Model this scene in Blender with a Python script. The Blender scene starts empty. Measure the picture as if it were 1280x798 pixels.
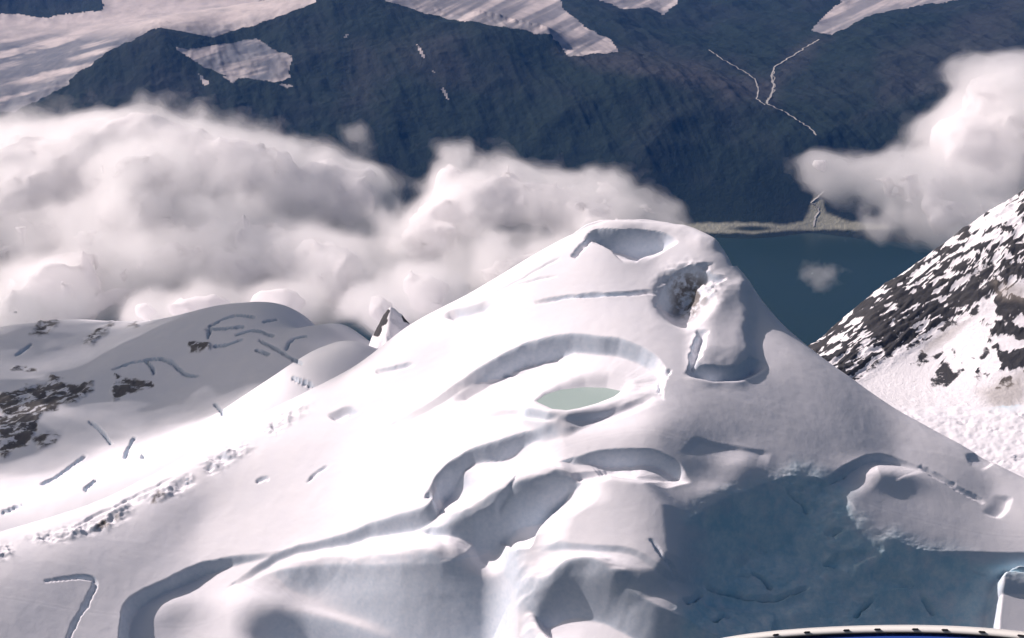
import bpy, math
import numpy as np
from math import radians as R

# ------------------------------------------------------------------ camera, light, exposure
sc = bpy.context.scene
col = sc.collection
F_PX, PITCH, UC, VC = 1351.0, R(26.0), 640.0, 399.0     # photo pixels (1280 wide), camera tilt below the horizon
ZC = 1960.0                                             # camera height; the lake lies near zero
CP, SP = math.cos(PITCH), math.sin(PITCH)
cd = bpy.data.cameras.new('camera'); cam = bpy.data.objects.new('camera', cd); col.objects.link(cam)
cam.location = (0, 0, ZC); cam.rotation_euler = (R(90) - PITCH, 0, 0)
cd.sensor_width = 36; cd.lens = 36 * F_PX / 1280; cd.clip_start = .05; cd.clip_end = 200000
sc.camera = cam
SUN_AZ, SUN_EL = R(68), R(37)                           # azimuth from the view direction towards the left
sdir = np.array((-math.sin(SUN_AZ) * math.cos(SUN_EL), math.cos(SUN_AZ) * math.cos(SUN_EL), math.sin(SUN_EL)))
w = bpy.data.worlds.new('World'); sc.world = w; w.use_nodes = True
nt = w.node_tree; sky = nt.nodes.new('ShaderNodeTexSky'); sky.sky_type = 'NISHITA'; sky.sun_disc = False
sky.sun_elevation = SUN_EL; sky.sun_rotation = -SUN_AZ; sky.altitude = 0; sky.air_density = 1.0; sky.dust_density = 4.0; sky.ozone_density = 1.0
bg = nt.nodes['Background']; nt.links.new(sky.outputs[0], bg.inputs[0]); bg.inputs[1].default_value = .055
sl = bpy.data.lights.new('sun', 'SUN'); sl.energy = 4.8; sl.angle = R(.6); sl.color = (1, .865, .845)
so = bpy.data.objects.new('sun', sl); col.objects.link(so)
from mathutils import Vector
so.rotation_euler = Vector(sdir).to_track_quat('Z', 'Y').to_euler(); so.location = (-300, 300, ZC + 400)
sc.render.engine = 'CYCLES'
sc.view_settings.view_transform = 'Standard'; sc.view_settings.look = 'None'
sc.view_settings.exposure = 0.08; sc.view_settings.gamma = 1
c = sc.cycles
c.max_bounces = 12; c.diffuse_bounces = 4; c.glossy_bounces = 2; c.volume_bounces = 10; c.transparent_max_bounces = 300
c.use_denoising = True; c.sample_clamp_indirect = 6; c.use_adaptive_sampling = True; c.adaptive_threshold = .02
HAZE = 1.9e-5                                             # density of the air's blue haze

# ------------------------------------------------------------------ helpers: projection, noise, meshes
def ray(u, v):
    a, b = (np.asarray(u, float) - UC) / F_PX, -(np.asarray(v, float) - VC) / F_PX
    return np.stack([a, CP + b * SP, -SP + b * CP], -1)
def P(u, v, y):                                          # point on the pixel's ray at depth y
    d = ray(u, v); return d * (np.asarray(y, float) / d[..., 1])[..., None]
def proj(X, Y, Z):
    d = Y * CP - Z * SP; up = Y * SP + Z * CP
    return UC + F_PX * X / d, VC - F_PX * up / d
_perm = np.random.default_rng(3).permutation(4096).astype(np.int64)
def _h(i, j, k, s): return _perm[(_perm[(_perm[(i + s * 131) & 4095] + j) & 4095] + k) & 4095]
def perlin(x, y, seed=0):
    xi, yi = np.floor(x).astype(np.int64), np.floor(y).astype(np.int64); fx, fy = x - xi, y - yi
    g = lambda i, j, a, b: np.cos(t := _h(i, j, 0, seed) * (2 * np.pi / 4096)) * a + np.sin(t) * b
    sx, sy = fx**3 * (fx * (6 * fx - 15) + 10), fy**3 * (fy * (6 * fy - 15) + 10)
    a = g(xi, yi, fx, fy); b = g(xi + 1, yi, fx - 1, fy); c_ = g(xi, yi + 1, fx, fy - 1); d = g(xi + 1, yi + 1, fx - 1, fy - 1)
    return 1.4 * (a + sx * (b - a) + sy * ((c_ + sx * (d - c_)) - (a + sx * (b - a))))
def fbm(x, y, o=5, seed=0, gain=.5):
    s, a, t = 0, 1, 0
    for k in range(o): s = s + a * perlin(x * 2**k, y * 2**k, seed + k); t += a; a *= gain
    return s / t
def ridged(x, y, o=5, seed=0, gain=.5):
    s, a, t = 0, 1, 0
    for k in range(o): s = s + a * (1 - 2 * np.abs(perlin(x * 2**k, y * 2**k, seed + k))); t += a; a *= gain
    return s / t
def vnoise3(x, y, z, seed=0):
    xi, yi, zi = (np.floor(q).astype(np.int64) for q in (x, y, z)); fx, fy, fz = x - xi, y - yi, z - zi
    sx, sy, sz = (f * f * (3 - 2 * f) for f in (fx, fy, fz)); r = 0
    for i in (0, 1):
        for j in (0, 1):
            for k in (0, 1):
                r = r + _h(xi + i, yi + j, zi + k, seed) / 2047.5 * (sx if i else 1 - sx) * (sy if j else 1 - sy) * (sz if k else 1 - sz)
    return r - 1
def fbm3(x, y, z, o=4, seed=0, gain=.5):
    s, a, t = 0, 1, 0
    for k in range(o): s = s + a * vnoise3(x * 2**k + k * 17.3, y * 2**k, z * 2**k - k * 9.1, seed + k); t += a; a *= gain
    return s / t
def sst(a, b, x): t = np.clip((x - a) / (b - a), 0, 1); return t * t * (3 - 2 * t)

def mesh_obj(name, V, Q, mat, parent=None, smooth=True, attrs=None, kind=None, label=None, cat=None, n=4):
    me = bpy.data.meshes.new(name); V = np.asarray(V, np.float32); Q = np.asarray(Q, np.int32)
    me.vertices.add(len(V)); me.vertices.foreach_set('co', V.ravel())
    me.loops.add(Q.size); me.loops.foreach_set('vertex_index', Q.ravel())
    me.polygons.add(len(Q)); me.polygons.foreach_set('loop_start', np.arange(0, Q.size, n, dtype=np.int32))
    me.polygons.foreach_set('use_smooth', np.full(len(Q), smooth, bool))
    for k, a in (attrs or {}).items():
        me.attributes.new(k, 'FLOAT', 'POINT').data.foreach_set('value', np.asarray(a, np.float32).ravel())
    me.update(calc_edges=True); me.validate()
    if mat: me.materials.append(mat)
    o = bpy.data.objects.new(name, me); col.objects.link(o)
    if parent: o.parent = parent
    tag(o, kind, label, cat); return o
def tag(o, kind=None, label=None, cat=None, group=None):
    for k, v in (('kind', kind), ('label', label), ('category', cat), ('group', group)):
        if v: o[k] = v
    return o
def tps(pts):                                            # thin-plate surface z(x, y) through points
    p = np.asarray(pts, float); s = 100.0; n = len(p); A = np.zeros((n + 3, n + 3))
    phi = lambda r2: .5 * r2 * np.log(r2 + 1e-9)
    xy = p[:, :2] / s; d2 = ((xy[:, None] - xy[None]) ** 2).sum(-1)
    A[:n, :n] = phi(d2) + 1e-3 * np.eye(n); A[:n, n] = 1; A[:n, n + 1:] = xy; A[n:, :n] = A[:n, n:].T
    wt = np.linalg.solve(A, np.r_[p[:, 2], 0, 0, 0])
    def f(X, Y):
        x, y = X / s, Y / s; z = wt[n] + wt[n + 1] * x + wt[n + 2] * y
        for i in range(n): z = z + wt[i] * phi((x - xy[i, 0]) ** 2 + (y - xy[i, 1]) ** 2)
        return z
    return f
def coarse(f, X, Y, k=6):                                # evaluate on every k-th grid node, then interpolate
    r, c_ = X.shape; ri = np.unique(np.r_[np.arange(0, r, k), r - 1]); ci = np.unique(np.r_[np.arange(0, c_, k), c_ - 1])
    z = f(X[np.ix_(ri, ci)], Y[np.ix_(ri, ci)])
    def cub(z, ri, r):                                   # Catmull-Rom down the first axis
        R0 = np.clip(np.searchsorted(ri, np.arange(r), 'right') - 1, 0, len(ri) - 2); f_ = ((np.arange(r) - ri[R0]) / (ri[R0 + 1] - ri[R0]))[:, None]
        p0, p1, p2, p3 = (z[np.clip(R0 + e, 0, len(ri) - 1)] for e in (-1, 0, 1, 2))
        return p1 + .5 * f_ * (p2 - p0 + f_ * (2 * p0 - 5 * p1 + 4 * p2 - p3 + f_ * (3 * (p1 - p2) + p3 - p0)))
    return cub(cub(z, ri, r).T, ci, c_).T

class Fan:                                               # a height field sampled on a fan of directions
    def __init__(s, a, y):
        s.a, s.y = a, y; s.Y = np.repeat(y[:, None], len(a), 1); s.X = s.Y * a[None]; s.Z = None; s.front = None; s.att = {}
    def uv(s): return proj(s.X, s.Y, s.Z)
    def see(s):
        v = s.uv()[1]; s.front = v <= np.minimum.accumulate(v, 0) + 6
    def hit(s, u, v):                                    # first crossing of a pixel's ray with the surface
        out = []
        for uu, vv in zip(np.atleast_1d(u), np.atleast_1d(v)):
            d = ray(uu, vv); sl_ = d[0] / d[1]
            j = np.clip((sl_ - s.a[0]) / (s.a[-1] - s.a[0]) * (len(s.a) - 1), 0, len(s.a) - 1.001); j0 = int(j); f = j - j0
            z = s.Z[:, j0] * (1 - f) + s.Z[:, j0 + 1] * f; g = z - s.y * d[2] / d[1]
            k = np.argmax(g > 0)
            if k == 0: k = len(g) - 1
            t = g[k - 1] / (g[k - 1] - g[k] + 1e-9); t = min(max(t, 0), 1); yy = s.y[k - 1] + t * (s.y[k] - s.y[k - 1])
            out.append((sl_ * yy, yy, yy * d[2] / d[1]))
        return np.array(out)
    def add(s, poly, fn, pad, jit=1.0, lim=None, ends=24):                 # fn(signed distance, t along) -> height change near a pixel polyline
        u, v = s.uv(); pl = np.asarray(poly, float)
        for _ in range(2 if len(pl) > 2 else 0):           # round the corners
            pl = np.concatenate([pl[:1], np.stack([.75 * pl[:-1] + .25 * pl[1:], .25 * pl[:-1] + .75 * pl[1:]], 1).reshape(-1, 2), pl[-1:]])
        lo, hi = pl.min(0) - pad, pl.max(0) + pad
        m = s.front & (u > lo[0]) & (u < hi[0]) & (v > lo[1]) & (v < hi[1])
        uu, vv = u[m], v[m]
        jx = 7 * fbm(uu / 40 + 3.1, vv / 26, 3, 5, .5) * jit; jy = 5 * fbm(uu / 40, vv / 26 + 8.7, 3, 9, .5) * jit
        d, t = pdist(uu + jx, vv + jy, pl)
        e0, e1 = (pl[0] - pl[1]) * (1, KV), (pl[-1] - pl[-2]) * (1, KV)
        o0 = ((uu - pl[0, 0]) * e0[0] + (vv - pl[0, 1]) * KV * e0[1]) / np.hypot(*e0); o1 = ((uu - pl[-1, 0]) * e1[0] + (vv - pl[-1, 1]) * KV * e1[1]) / np.hypot(*e1)
        s.Z[m] += fn(d, t) * (lim(uu, vv) if lim else 1) * (1 - sst(0, ends, np.where(t <= 1e-6, o0, 0))) * (1 - sst(0, ends, np.where(t >= 1 - 1e-6, o1, 0)))
    def step(s, poly, h, wall=5, rec=70, taper=.12, lip=0, hs=None, lim=None, ends=24):
        wall = max(wall, 7.5)
        def fn(d, t):
            e = np.clip(t / taper, 0, 1) * np.clip((1 - t) / taper, 0, 1)
            hh = h * (np.interp(t, np.linspace(0, 1, len(hs)), hs) if hs else e) * (1 + (.16 if wall < 20 and hs != [1, 1] else 0) * perlin(t * len(poly) * .9 + poly[0][0], t * 0 + .37, 77))
            dn = -np.clip(d / wall, 0, 1) * (1 - sst(wall, rec, d))
            return hh * dn + (lip * e * np.exp(-(d / 9) ** 2) * (d < 0) if lip else 0)
        s.add(poly, fn, rec + 10, (.25 if wall > 20 else .42), lim, ends)
    def crack(s, poly, depth, wd=3, taper=.15):
        s.add(poly, lambda d, t: -depth * np.clip(1 - np.abs(d) / (wd * (.9 + .45 * perlin(t * 3.3 * len(poly) + poly[0][1], t * 0 + .4, 31))), 0, 1) ** .6 * np.clip(t / taper, 0, 1) ** .5 * np.clip((1 - t) / taper, 0, 1) ** .5, wd + 8, .6)
    def crest(s, poly, h, up=25, dn=12, taper=.2, p=2):
        s.add(poly, lambda d, t: h * np.exp(-np.abs(d / np.where(d < 0, up, dn)) ** p) * sst(0, taper, t) * sst(0, taper, 1 - t), 2.5 * max(up, dn))
    def bump(s, u0, v0, ru, rv, h, ang=0, p=2):
        u, v = s.uv(); m = s.front & (abs(u - u0) < 3 * max(ru, rv)) & (abs(v - v0) < 3 * max(ru, rv))
        x, y = u[m] - u0, v[m] - v0; ca, sa = math.cos(R(ang)), math.sin(R(ang))
        q = ((x * ca + y * sa) / ru) ** 2 + ((-x * sa + y * ca) / rv) ** 2
        s.Z[m] += h * np.exp(-q ** (p / 2))
    def plateau(s, poly, h, edge=8, rough=0):
        u, v = s.uv(); pl = np.asarray(poly, float); m = s.front & (u > pl[:, 0].min()) & (u < pl[:, 0].max()) & (v > pl[:, 1].min()) & (v < pl[:, 1].max())
        ins = inside(u[m], v[m], pl); d, _ = pdist(u[m], v[m], np.r_[pl, pl[:1]])
        s.Z[m] += h * ins * sst(0, edge, np.abs(d))
    def mask(s, key, poly, soft=6, val=1, jit=6, sc_=20):
        u, v = s.uv(); pl = np.asarray(poly, float)
        m = s.front & (u > pl[:, 0].min() - 30) & (u < pl[:, 0].max() + 30) & (v > pl[:, 1].min() - 30) & (v < pl[:, 1].max() + 30)
        uu = u[m] + jit * fbm(u[m] / sc_, v[m] / sc_ * 1.6, 4, 21); vv = v[m] + jit * .6 * fbm(u[m] / sc_ + 9, v[m] / sc_ * 1.6, 4, 33)
        d, _ = pdist(uu, vv, np.r_[pl, pl[:1]], 1.0); d = np.abs(d) * np.where(inside(uu, vv, pl), 1, -1)
        s.att[key][m] = np.maximum(s.att[key][m], val * sst(-soft, soft, d))
    def quads(s, keep=None):
        r, c_ = s.Z.shape; i = np.arange(r * c_).reshape(r, c_)
        q = np.stack([i[:-1, :-1], i[:-1, 1:], i[1:, 1:], i[1:, :-1]], -1)
        return q[keep] if keep is not None else q.reshape(-1, 4)
    def build(s, name, mat, keep=None, **kw):
        q = s.quads(keep).reshape(-1, 4); used = np.unique(q); rm = np.zeros(s.Z.size, np.int64); rm[used] = np.arange(len(used))
        V = np.stack([s.X.ravel()[used], s.Y.ravel()[used], s.Z.ravel()[used] + ZC], -1)
        return mesh_obj(name, V, rm[q], mat, attrs={k: a.ravel()[used] for k, a in s.att.items()}, **kw)
KV = 1.7                                                 # vertical pixels are foreshortened on the slopes
def pdist(u, v, pl, kv=KV):
    p = pl * (1, kv); best = np.full(u.shape, 1e9); sg = np.ones(u.shape); tt = np.zeros(u.shape); vv = v * kv
    seg = np.hypot(*(p[1:] - p[:-1]).T); L = seg.sum(); acc = 0
    for i in range(len(p) - 1):
        d = p[i + 1] - p[i]; l2 = max(d @ d, 1e-9); x, y = u - p[i, 0], vv - p[i, 1]
        t = np.clip((x * d[0] + y * d[1]) / l2, 0, 1); ex, ey = x - t * d[0], y - t * d[1]; r = np.hypot(ex, ey); b = r < best
        best = np.where(b, r, best); sg = np.where(b, np.sign(d[0] * y - d[1] * x), sg); tt = np.where(b, (acc + t * seg[i]) / L, tt); acc += seg[i]
    return best * sg, tt
def inside(u, v, pl):
    r = np.zeros(u.shape, bool); n = len(pl)
    for i in range(n):
        (x0, y0), (x1, y1) = pl[i], pl[(i + 1) % n]
        if y0 == y1: continue
        r ^= ((y0 > v) != (y1 > v)) & (u < (x1 - x0) * (v - y0) / (y1 - y0) + x0)
    return r

# ------------------------------------------------------------------ materials
def nmat(name):
    m = bpy.data.materials.new(name); m.use_nodes = True; t = m.node_tree; b = t.nodes['Principled BSDF']; return m, t, b
def N(t, kind, **kw):
    n = t.nodes.new(kind)
    for k, v in kw.items():
        if k.startswith('i_'): n.inputs[k[2:].replace('_', ' ')].default_value = v
        else: setattr(n, k, v)
    return n
def noise(t, scale, detail=6, rough=.6, vec=None):
    n = N(t, 'ShaderNodeTexNoise', i_Scale=scale, i_Detail=detail, i_Roughness=rough)
    g = vec or N(t, 'ShaderNodeTexCoord').outputs['Object']; t.links.new(g, n.inputs['Vector']); return n.outputs['Fac']
def ramp(t, fac, p0, p1, c0=(0, 0, 0, 1), c1=(1, 1, 1, 1)):
    r = N(t, 'ShaderNodeValToRGB'); r.color_ramp.elements[0].position = p0; r.color_ramp.elements[1].position = p1
    r.color_ramp.elements[0].color = c0; r.color_ramp.elements[1].color = c1; t.links.new(fac, r.inputs[0]); return r.outputs[0]
def mix(t, fac, a, b):
    m = N(t, 'ShaderNodeMix', data_type='RGBA')
    for s_, v in ((m.inputs[0], fac), (m.inputs[6], a), (m.inputs[7], b)):
        if isinstance(v, (tuple, float, int)): s_.default_value = v
        else: t.links.new(v, s_)
    return m.outputs[2]
def math_(t, op, a, b=0.0):
    m = N(t, 'ShaderNodeMath', operation=op, use_clamp=True)
    for s_, v in ((m.inputs[0], a), (m.inputs[1], b)):
        if isinstance(v, (float, int)): s_.default_value = v
        else: t.links.new(v, s_)
    return m.outputs[0]
def attr(t, n): return N(t, 'ShaderNodeAttribute', attribute_name=n).outputs['Fac']
def bump(t, b, h, dist, strength=1.0, prev=None):
    n = N(t, 'ShaderNodeBump'); n.inputs['Strength'].default_value = strength; n.inputs['Distance'].default_value = dist
    t.links.new(h, n.inputs['Height'])
    if prev: t.links.new(prev, n.inputs['Normal'])
    t.links.new(n.outputs[0], b.inputs['Normal']); return n.outputs[0]
def steep(t, lo, hi):
    g = N(t, 'ShaderNodeNewGeometry'); s = N(t, 'ShaderNodeSeparateXYZ'); t.links.new(g.outputs['True Normal'], s.inputs[0])
    return ramp(t, s.outputs[2], lo, hi, (1, 1, 1, 1), (0, 0, 0, 1))

SNOW = (.84, .83, .86, 1)
def snow_material(name, ice=(.58, .66, .75, 1), rockc=(.085, .075, .07, 1), fine=1.0, rs=.22):
    m, t, b = nmat(name)
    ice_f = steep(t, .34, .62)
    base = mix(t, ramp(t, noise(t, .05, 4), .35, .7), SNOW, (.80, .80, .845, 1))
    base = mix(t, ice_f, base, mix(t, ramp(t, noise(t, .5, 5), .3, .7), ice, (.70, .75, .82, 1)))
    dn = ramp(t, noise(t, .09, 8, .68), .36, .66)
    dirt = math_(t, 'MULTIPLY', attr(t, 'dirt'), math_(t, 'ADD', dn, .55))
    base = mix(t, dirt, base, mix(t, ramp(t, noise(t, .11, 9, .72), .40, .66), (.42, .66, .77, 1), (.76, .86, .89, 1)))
    rk = math_(t, 'MULTIPLY', attr(t, 'rock'), ramp(t, noise(t, rs, 5, .6), .42, .56))
    base = mix(t, rk, base, mix(t, noise(t, 1.2, 5), rockc, (.22, .19, .16, 1)))
    t.links.new(base, b.inputs['Base Color']); b.inputs['Roughness'].default_value = .7
    b.inputs['Specular IOR Level'].default_value = .25
    p = bump(t, b, noise(t, .16 * fine, 7, .6), .28, .5)
    bump(t, b, noise(t, 2.2 * fine, 5, .6), .08, .5, p)
    return m
M_SNOW = snow_material('snow')
M_FIRN = snow_material('firn', rockc=(.03, .035, .05, 1), rs=.11)

def rock_material():
    m, t, b = nmat('rock_and_snow')
    rn = N(t, 'ShaderNodeMath', operation='MULTIPLY_ADD'); t.links.new(noise(t, .16, 8, .7), rn.inputs[0]); rn.inputs[1].default_value = 1.5; rn.inputs[2].default_value = -.75
    ad = N(t, 'ShaderNodeMath', operation='ADD'); t.links.new(attr(t, 'rock'), ad.inputs[0]); t.links.new(rn.outputs[0], ad.inputs[1])
    rk = ramp(t, ad.outputs[0], .40, .58)
    rock = mix(t, ramp(t, noise(t, .06, 8, .7), .3, .7), (.014, .015, .019, 1), (.042, .041, .043, 1))
    rock = mix(t, math_(t, 'MULTIPLY', attr(t, 'dirt'), .9), rock, (.20, .175, .15, 1))
    sn = mix(t, math_(t, 'MULTIPLY', attr(t, 'dirt'), .7), SNOW, (.34, .31, .28, 1))
    t.links.new(mix(t, rk, sn, rock), b.inputs['Base Color']); b.inputs['Roughness'].default_value = .8
    bump(t, b, noise(t, .25, 8, .7), 1.6, .8); return m
M_ROCK = rock_material()

def forest_material():
    m, t, b = nmat('forest_and_scree')
    big = noise(t, .0016, 8, .62)
    forest = mix(t, noise(t, .012, 6, .7), (.010, .018, .018, 1), (.026, .040, .030, 1))
    scree = mix(t, noise(t, .02, 6, .7), (.022, .026, .033, 1), (.046, .048, .052, 1))
    base = mix(t, math_(t, 'MULTIPLY', ramp(t, big, .46, .72), .7), forest, scree)
    base = mix(t, attr(t, 'gravel'), base, mix(t, noise(t, .03, 6, .7), (.26, .26, .20, 1), (.38, .37, .29, 1)))
    base = mix(t, attr(t, 'scree'), base, mix(t, noise(t, .02, 7, .75), (.035, .036, .04, 1), (.085, .08, .08, 1)))
    t.links.new(base, b.inputs['Base Color']); b.inputs['Roughness'].default_value = .95; b.inputs['Specular IOR Level'].default_value = .1
    bump(t, b, noise(t, .035, 6, .7), 14, .8); return m
M_FOREST = forest_material()
def far_ice_material():
    m, t, b = nmat('glacier_ice')
    base = mix(t, attr(t, 'dirt'), (.60, .53, .50, 1), (.13, .14, .16, 1))
    base = mix(t, math_(t, 'MULTIPLY', ramp(t, noise(t, .006, 8, .65), .42, .7), .6), base, (.29, .28, .28, 1))
    t.links.new(base, b.inputs['Base Color']); b.inputs['Roughness'].default_value = .8; b.inputs['Specular IOR Level'].default_value = .2
    bump(t, b, noise(t, .02, 7, .65), 6, .7); return m
M_ICE = far_ice_material()
def plain(name, colr, rough=.6, spec=.3, nscale=None, c2=None, bd=0):
    m, t, b = nmat(name); b.inputs['Roughness'].default_value = rough; b.inputs['Specular IOR Level'].default_value = spec
    b.inputs['Base Color'].default_value = (*colr, 1)
    if nscale:
        n = noise(t, nscale, 6, .65); t.links.new(mix(t, n, (*colr, 1), (*(c2 or colr), 1)), b.inputs['Base Color'])
        if bd: bump(t, b, n, bd)
    return m
M_LAKE = plain('lake_water', (.014, .034, .034), .22, .3, .004, (.022, .042, .040)); 
M_RIVER = plain('river_gravel', (.34, .33, .30), .8, .2, .02, (.52, .50, .46))
M_POOL = plain('melt_water', (.36, .46, .43), .12, .3, .06, (.42, .51, .48))

# ------------------------------------------------------------------ snow peak
ctr = [(540, 285), (515, 330), (480, 400), (445, 470), (415, 540), (392, 620), (370, 700), (345, 798), (318, 930)]
cy, cv = np.array(ctr, float)[::-1].T
yf = np.interp(np.linspace(930, 283, 590), cv[::-1], cy[::-1])
ys = np.r_[yf, np.linspace(541, 760, 60)]; ys = np.unique(ys)
pk = Fan(np.linspace(-.66, .66, 1050), ys)
left = [(722, 296, 538), (680, 315, 536), (640, 338, 535), (600, 362, 534), (560, 383, 533), (530, 398, 532), (500, 416, 530), (470, 440, 527), (440, 462, 522), (400, 488, 515),
        (350, 518, 505), (300, 548, 495), (250, 582, 482), (200, 615, 470), (150, 640, 460), (100, 660, 450), (0, 692, 435), (-110, 722, 420)]
right = [(905, 312, 528), (935, 350, 515), (960, 385, 505), (1000, 425, 494), (1060, 470, 482), (1100, 498, 475), (1150, 528, 465), (1200, 556, 455), (1250, 585, 446), (1310, 612, 438), (1400, 660, 420)]
top = [(722, 292, 539), (760, 280, 541), (820, 281, 541), (870, 292, 537)]
face = [(820, 330, 515), (820, 400, 480), (820, 470, 445), (820, 540, 415), (820, 620, 392), (820, 700, 370), (820, 798, 345), (820, 930, 318),
        (700, 330, 522), (700, 400, 488), (700, 450, 463), (700, 520, 428), (700, 600, 403), (700, 690, 380), (700, 798, 354), (700, 930, 325),
        (560, 450, 495), (560, 550, 442), (560, 640, 407), (560, 720, 388), (560, 798, 370), (560, 930, 338),
        (430, 560, 470), (430, 660, 430), (430, 798, 388), (250, 650, 458), (250, 720, 432), (250, 800, 405), (250, 930, 365), (100, 740, 422), (100, 830, 394), (-50, 780, 402), (-50, 930, 360),
        (920, 400, 490), (920, 480, 450), (920, 560, 420), (920, 640, 396), (920, 720, 374), (920, 798, 354), (1000, 500, 452), (1000, 580, 421), (1000, 660, 396), (1000, 740, 373), (1000, 830, 350), (1000, 930, 326),
        (1120, 560, 445), (1120, 640, 415), (1120, 720, 390), (1120, 810, 365), (1240, 620, 432), (1240, 690, 408), (1240, 770, 384), (1240, 930, 340), (1380, 720, 402), (1380, 830, 372)]
A3 = lambda L: P(*np.array(L, float).T)
pts = [A3(left), A3(right), A3(top), A3(face)]
for L, dy, dz in ((left[:9], 45, 34), (left[:9], 150, 150), (left[9:], 60, 26), (left[9:], 190, 150), (right, 30, 34), (right, 110, 140), (top, 35, 30), (top, 140, 150)):
    q = A3(L).copy(); q[:, 1] += dy; q[:, 0] *= 1 + dy / 500 * .6; q[:, 2] -= dz; pts.append(q)
pk.Z = coarse(tps(np.concatenate(pts)), pk.X, pk.Y, 5); pk.see()
for k in ('dirt', 'rock'): pk.att[k] = np.zeros(pk.Z.shape)
pk.Z += 1.0 * fbm(pk.X / 70, pk.Y / 50, 3, 40, .4) + .05 * fbm(pk.X / 5, pk.Y / 4, 3, 50)

# summit cornice hollow, upper crevasses
pk.crest([(720, 296), (740, 284), (780, 281), (830, 284), (880, 296), (906, 310)], 2.5, 12, 14, .1)
pk.step([(726, 300), (738, 288), (765, 286), (800, 287), (828, 290), (850, 302)], 13, 7, 75, hs=[0, .55, .9, 1, .8, 0])
pk.step([(900, 306), (908, 318), (912, 334)][::-1], 3.5, 6, 30, .2)
pk.crack([(716, 322), (728, 309), (742, 296)], 3, 5)
pk.crack([(668, 379), (700, 372), (750, 368), (822, 366)], 3.0, 5, .3)
pk.crack([(640, 358), (668, 350), (695, 345)], .8, 2.5)
pk.step([(552, 396), (562, 386), (590, 382), (612, 373)], 4, 5, 40, .2)
pk.crack([(470, 465), (498, 460), (516, 454)], 2.0, 5.5)
pk.step([(408, 519), (424, 511), (440, 506), (452, 516)], 3, 4, 26)
pk.crack([(385, 603), (395, 590), (410, 584)], 1.6, 3); pk.crack([(322, 604), (330, 597), (336, 600)], 2, 4)
pk.crack([(610, 372), (650, 350), (700, 322)], .8, 3)
# pit of broken ice with rock showing
pk.step([(822, 372), (830, 352), (850, 335), (872, 332)], 9, 5, 60, .1, hs=[.2, .8, 1, .4])
pk.bump(858, 372, 34, 30, -11, 20, 4)
pk.step([(868, 362), (874, 348), (890, 344), (910, 350)], 6, 4, 38, .1)
u, v = pk.uv(); q = np.exp(-(((u - 862) / 38) ** 2 + ((v - 366) / 34) ** 2) ** 2) * pk.front
pk.Z += q * (4.2 * ridged(u / 24, v / 17, 4, 61) + .6 * fbm(u / 6, v / 6, 2, 66))
pk.mask('rock', [(838, 352), (856, 338), (880, 350), (888, 380), (866, 402), (842, 394)], 12, .9)
# serac tongue
SERAC = [(893, 350), (910, 350), (926, 385), (938, 430), (930, 456), (900, 466), (872, 460), (870, 440), (880, 405)]
pk.crest([(902, 335), (908, 375), (908, 420), (904, 490)], 5.5, 30, 38, .3, 5)
pk.step([(868, 452), (884, 457), (905, 460), (925, 457), (938, 446)], 7, 5, 34, .12)
pk.crack([(866, 462), (870, 440), (879, 412)], 4.5, 7)
# moat round the melt pool
outer = [(498, 526), (530, 508), (560, 487), (600, 458), (640, 436), (680, 422), (710, 417), (760, 420), (800, 431), (826, 449), (834, 468), (831, 486)]
pk.step(outer, 8.5, 6, 120, hs=[.05, .22, .3, .5, .75, .95, 1, 1, 1, .9, .75, .2])
pk.step([(562, 499), (600, 476), (640, 452), (680, 434), (715, 430)], 4, 5, 60, .12)
pk.bump(735, 500, 85, 34, -4.5, 0, 3)
pk.crack([(625, 473), (660, 465), (690, 467)], 1.0, 3)
W_POOL = -1e9
pool = np.array([(670, 502), (682, 493), (702, 487), (732, 484), (758, 485), (777, 489), (768, 496), (748, 504), (725, 511), (708, 515), (690, 512)], float)
hp = pk.hit(*pool.T); W_POOL = np.median(hp[:, 2]) + .2
d = ray(*pool.T); ppts = d * (W_POOL / d[:, 2])[:, None]
px = ppts[:, :2]
dm, _ = pdist(pk.X, pk.Y, np.r_[px, px[:1]], 1.0); dm = np.where(inside(pk.X, pk.Y, px), -1, 1) * np.abs(dm)
bl = 1 - sst(0, 9, dm)
pk.Z = np.where(pk.front, pk.Z * (1 - bl) + (W_POOL + np.clip(dm * .55, -1.5, 5)) * bl, pk.Z)
pk.crest([(594, 514), (640, 509), (690, 517), (740, 517), (780, 503), (805, 490), (832, 482)], .6, 7, 9, .12)
pk.step([(598, 516), (620, 512), (660, 511), (700, 519)], 1.6, 3, 22); pk.step([(695, 521), (745, 518), (780, 506), (812, 492)], 1.3, 5, 26)
pk.crack([(826, 492), (829, 475), (836, 462)], 2.2, 4)
# ledges below the moat
pk.step([(536, 612), (546, 594), (570, 572), (600, 557), (640, 545), (690, 532)], 9.5, 7, 90, hs=[.4, .9, 1, 1, .7, 0])
pk.bump(650, 574, 30, 12, -2.2); pk.bump(590, 592, 45, 16, 2.5)
pk.crest([(548, 640), (600, 628), (640, 613), (690, 600), (725, 592)], 4.5, 26, 9)
pk.step([(545, 642), (600, 632), (640, 618), (700, 602), (722, 597)], 13, 9, 95, hs=[.4, .9, 1, .9, .3])
pk.step([(718, 572), (745, 563), (790, 559), (826, 563), (850, 580), (866, 604)], 8, 6, 75, hs=[.3, .9, 1, .9, .8, 0])
pk.step([(712, 592), (740, 588), (770, 589), (800, 598)], 2.5, 5, 30)
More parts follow.
